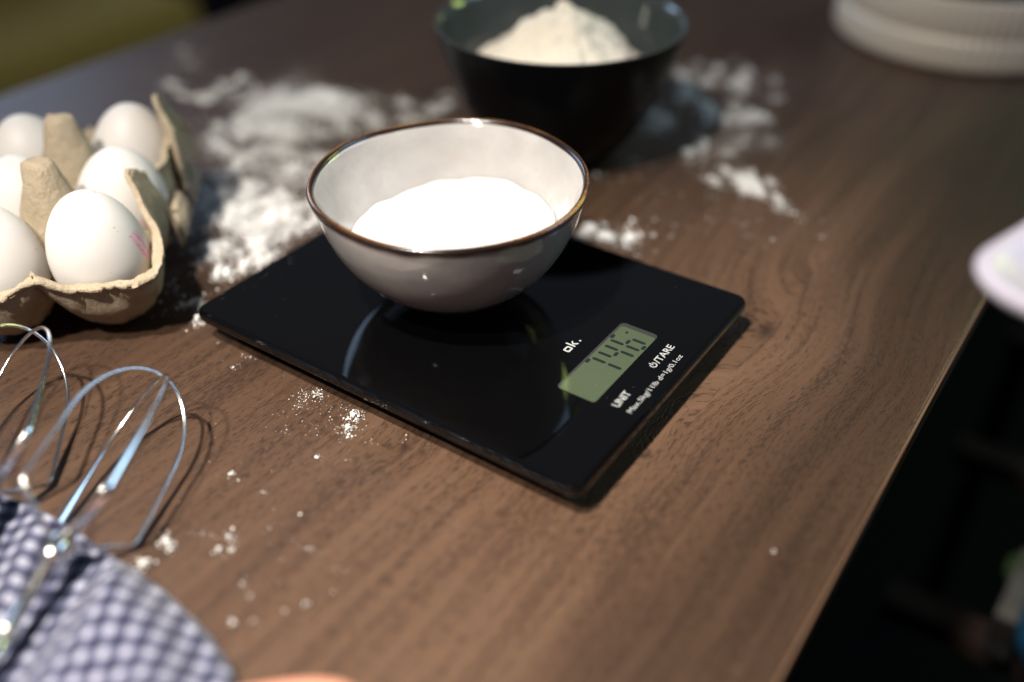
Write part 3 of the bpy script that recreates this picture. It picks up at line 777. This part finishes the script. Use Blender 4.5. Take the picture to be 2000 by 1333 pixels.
# ------------------------------------------------------------------ spilled flour on the table
# (px, py, spread x, spread y, tilt deg, grains, size mm)  measured on the photo, laid on the board
FL = [
 # thick patches left of the bowl
 (600, 205, 70, 22, 3, 2600, .55), (640, 190, 34, 12, 0, 1200, .6), (500, 225, 42, 22, -20, 1700, .55), (545, 250, 45, 20, 0, 1100, .5), (700, 222, 42, 20, 15, 1200, .5),
 (790, 210, 40, 14, 10, 500, .45), (860, 205, 26, 12, -10, 380, .45), (430, 272, 24, 20, 0, 800, .5), (475, 300, 40, 20, 10, 650, .42), (590, 262, 55, 16, 5, 1300, .5), (560, 305, 55, 24, 0, 1200, .45),
 (620, 325, 40, 22, -10, 900, .45), (470, 388, 36, 26, -25, 2000, .55), (530, 402, 30, 24, 0, 1300, .55), (560, 350, 38, 22, 0, 800, .45), (440, 425, 26, 22, 0, 900, .5), (510, 440, 40, 24, -10, 1500, .52),
 (575, 430, 30, 24, 0, 1000, .5), (520, 478, 36, 20, -25, 900, .5), (450, 490, 34, 18, 0, 550, .45), (432, 535, 12, 12, 20, 420, .55), (425, 500, 18, 12, 0, 200, .5), (470, 520, 30, 12, -30, 260, .45), (400, 330, 26, 22, 0, 280, .42),
 (385, 400, 26, 36, 0, 240, .42), (350, 440, 24, 40, 0, 160, .42), (340, 560, 20, 22, 0, 90, .4), (362, 596, 20, 5, -10, 140, .45), (389, 592, 7, 6, 0, 90, .55), (388, 628, 6, 7, 20, 130, .55), (600, 440, 22, 14, 0, 320, .45),
 (520, 260, 120, 60, 0, 2600, .34), (520, 400, 100, 80, 0, 2300, .34), (650, 240, 110, 40, 0, 1200, .34),
 # smear towards the far left
 (372, 190, 26, 7, 20, 420, .5), (430, 182, 26, 7, -18, 420, .5), (468, 162, 16, 8, -20, 240, .45), (330, 168, 18, 8, 10, 150, .45), (352, 102, 16, 12, 0, 160, .42), (365, 128, 18, 8, 0, 80, .4),
 # right of the black bowl
 (1340, 160, 26, 22, 0, 520, .5), (1382, 150, 26, 16, 0, 380, .48), (1330, 190, 24, 22, 0, 340, .45), (1452, 172, 26, 14, 10, 520, .52), (1462, 226, 24, 15, 10, 480, .52), (1390, 226, 16, 14, 0, 620, .6), (1300, 248, 34, 26, 0, 520, .45),
 (1362, 290, 22, 22, 0, 330, .45), (1420, 260, 55, 34, 0, 620, .36), (1450, 200, 55, 40, 0, 380, .36), (1505, 240, 20, 20, 0, 60, .4), (1440, 120, 5, 3, 0, 14, .6), (1430, 350, 34, 14, 25, 420, .42), (1462, 368, 22, 12, 25, 900, .55), (1500, 392, 26, 9, 32, 380, .45), (1542, 412, 14, 6, 32, 110, .42),
 (1240, 320, 20, 10, 0, 90, .45), (1175, 345, 18, 5, 0, 60, .4), (1605, 462, 4, 2, 0, 8, .5), (1460, 430, 60, 20, 20, 90, .34), (1300, 400, 60, 24, 0, 60, .34),
 (1195, 462, 16, 10, 10, 620, .55), (1155, 456, 18, 10, 0, 330, .5), (1237, 432, 3, 3, 0, 34, .55), (1232, 446, 10, 6, 0, 60, .45), (1252, 460, 6, 6, 0, 40, .5), (1275, 462, 4, 3, 0, 22, .5), (1220, 478, 26, 8, 15, 130, .4), (1310, 460, 3, 3, 0, 8, .45),
 # in front of the scale
 (500, 690, 10, 5, -10, 60, .32), (487, 698, 12, 3, -20, 40, .25), (465, 716, 5, 3, 0, 8, .3), (457, 720, 4, 2, 0, 6, .35), (426, 672, 2, 2, 0, 4, .35), (517, 700, 4, 3, 0, 14, .3), (540, 709, 3, 2, 0, 9, .3),
 (607, 772, 18, 10, -30, 130, .24), (622, 767, 7, 6, -30, 110, .27), (585, 790, 14, 10, -30, 40, .2), (690, 815, 4, 4, 0, 130, .36), (698, 812, 11, 10, -30, 150, .26), (680, 842, 6, 6, 0, 120, .32), (685, 848, 12, 8, 0, 50, .28), (640, 810, 45, 28, -30, 150, .16), (580, 850, 70, 40, -30, 110, .15),
 (732, 865, 4, 3, 0, 6, .3), (805, 848, 8, 8, 0, 12, .26), (455, 928, 4, 3, 0, 28, .35), (622, 895, 6, 3, 0, 16, .32), (512, 963, 7, 2, 0, 16, .3), (676, 900, 3, 3, 0, 5, .25),
 (330, 1064, 8, 5, 20, 110, .5), (284, 1104, 9, 5, 0, 80, .5), (427, 1078, 3, 4, 0, 26, .4), (449, 1076, 4, 4, 0, 20, .4), (447, 1055, 10, 6, 20, 30, .34), (410, 1048, 22, 3, 10, 24, .26), (460, 1050, 4, 4, 0, 12, .35),
 (474, 1142, 3, 3, 0, 9, .38), (488, 1166, 3, 3, 0, 7, .36), (597, 1180, 3, 3, 0, 12, .42), (457, 1218, 3, 3, 0, 13, .42), (496, 1214, 4, 3, 0, 8, .38), (556, 1195, 3, 3, 0, 4, .36), (610, 1075, 26, 5, 0, 26, .22), (660, 1112, 18, 4, 0, 20, .22), (1512, 1080, 3, 2, 0, 10, .4), (530, 1020, 60, 40, 0, 26, .2)]
O_v = np.array([(1, 0, 0), (0, 1, 0), (-1, 0, 0), (0, -1, 0), (0, 0, 1), (0, 0, -1)], float)
O_f = np.array([(0, 1, 4), (1, 2, 4), (2, 3, 4), (3, 0, 4), (1, 0, 5), (2, 1, 5), (3, 2, 5), (0, 3, 5)])
def grains(name, blobs, label, zbase=0.0, seed=1):
    g = np.random.default_rng(seed); cen = []; siz = []
    for (px, py, sx, sy, tilt, n, mm) in blobs:
        t = math.radians(tilt); n = int(n)
        # clumps inside every patch give an uneven outline
        n = int(n*(.55 if sx >= 100 else 2.1)) if n > 160 else int(n*.85); mm = mm*(.88 if n > 300 else .85); nc = max(1, n//150); cc = g.normal(size=(nc, 2)); w_ = g.random(nc)**2+.05; w_ /= w_.sum()
        ci = g.choice(nc, n, p=w_); spread = (.27 if nc > 2 else .9)*g.lognormal(0, .55, (n, 1))
        q = cc[ci]*(.85 if nc > 2 else .3)+g.normal(size=(n, 2))*spread
        ox = q[:, 0]*sx; oy = q[:, 1]*sy
        X = px+ox*math.cos(t)-oy*math.sin(t); Y = py+ox*math.sin(t)+oy*math.cos(t)
        s = mm*1e-3*g.lognormal(-.25, .55, n)
        for a, b, c in zip(X, Y, s):
            w = at(a, b, zbase)
            cen.append((w.x, w.y)); siz.append(min(c, .0016))
    cen = np.array(cen); siz = np.array(siz)
    # keep off the things that stand on the board
    ok = np.ones(len(cen), bool)
    ok &= ~((cen[:, 0] > SX0+.004) & (cen[:, 0] < SX1-.004) & (cen[:, 1] > SY0+.004) & (cen[:, 1] < SY1-.004))
    ok &= np.hypot(cen[:, 0]-DX, cen[:, 1]-DY) > .034
    ok &= (cen[:, 1] < TY1-.004) & (cen[:, 1] > TY0+.004)
    cen = cen[ok]; siz = siz[ok]; n = len(cen)
    # pile height where many grains meet
    cell = np.floor(cen/.0012).astype(int); key = cell[:, 0]*100003+cell[:, 1]
    order = np.argsort(key, kind='stable'); rank = np.zeros(n); ks = key[order]
    start = np.r_[0, np.flatnonzero(np.diff(ks))+1]; cnt = np.diff(np.r_[start, n])
    rank[order] = np.arange(n)-np.repeat(start, cnt)
    sc3 = siz[:, None]*g.uniform(.6, 1.15, (n, 3)); sc3[:, 2] *= .75
    a = g.uniform(0, 2*math.pi, n); ca, sa = np.cos(a), np.sin(a)
    base = O_v[None]*sc3[:, None]*(1+g.uniform(-.25, .25, (n, 6, 1)))
    Vx = base[..., 0]*ca[:, None]-base[..., 1]*sa[:, None]+cen[:, :1]; Vy = base[..., 0]*sa[:, None]+base[..., 1]*ca[:, None]+cen[:, 1:]
    z0 = zbase+sc3[:, 2]*.8+np.minimum(rank, 8)*.00022
    Vz = base[..., 2]+z0[:, None]
    V = np.stack([Vx, Vy, Vz], -1).reshape(-1, 3); F = (O_f[None]+np.arange(n)[:, None, None]*6).reshape(-1, 3)
    me = bpy.data.meshes.new(name); me.vertices.add(len(V)); me.vertices.foreach_set('co', V.ravel())
    me.loops.add(F.size); me.loops.foreach_set('vertex_index', F.ravel().astype(np.int32))
    me.polygons.add(len(F)); me.polygons.foreach_set('loop_start', np.arange(0, F.size, 3, dtype=np.int32))
    me.update(calc_edges=True); me.validate(); me.materials.append(FLOUR)
    ob = bpy.data.objects.new(name, me); COL.objects.link(ob)
    return tag(ob, label, 'flour', kind='stuff')
grains('spilled_flour', FL, 'white flour spilled in patches and specks over the table')

DUST = [(560, 640, 90, 50, 0, 14, .07), (1000, 760, 160, 90, 0, 24, .06), (1300, 600, 60, 40, 0, 12, .06), (470, 570, 60, 6, -30, 26, .09)]
_SX = SX0; SX0 = 9
dg = grains('flour_dust', DUST, 'fine flour dust and stray specks on the black scale glass', SZ+.0001, 5); SX0 = _SX
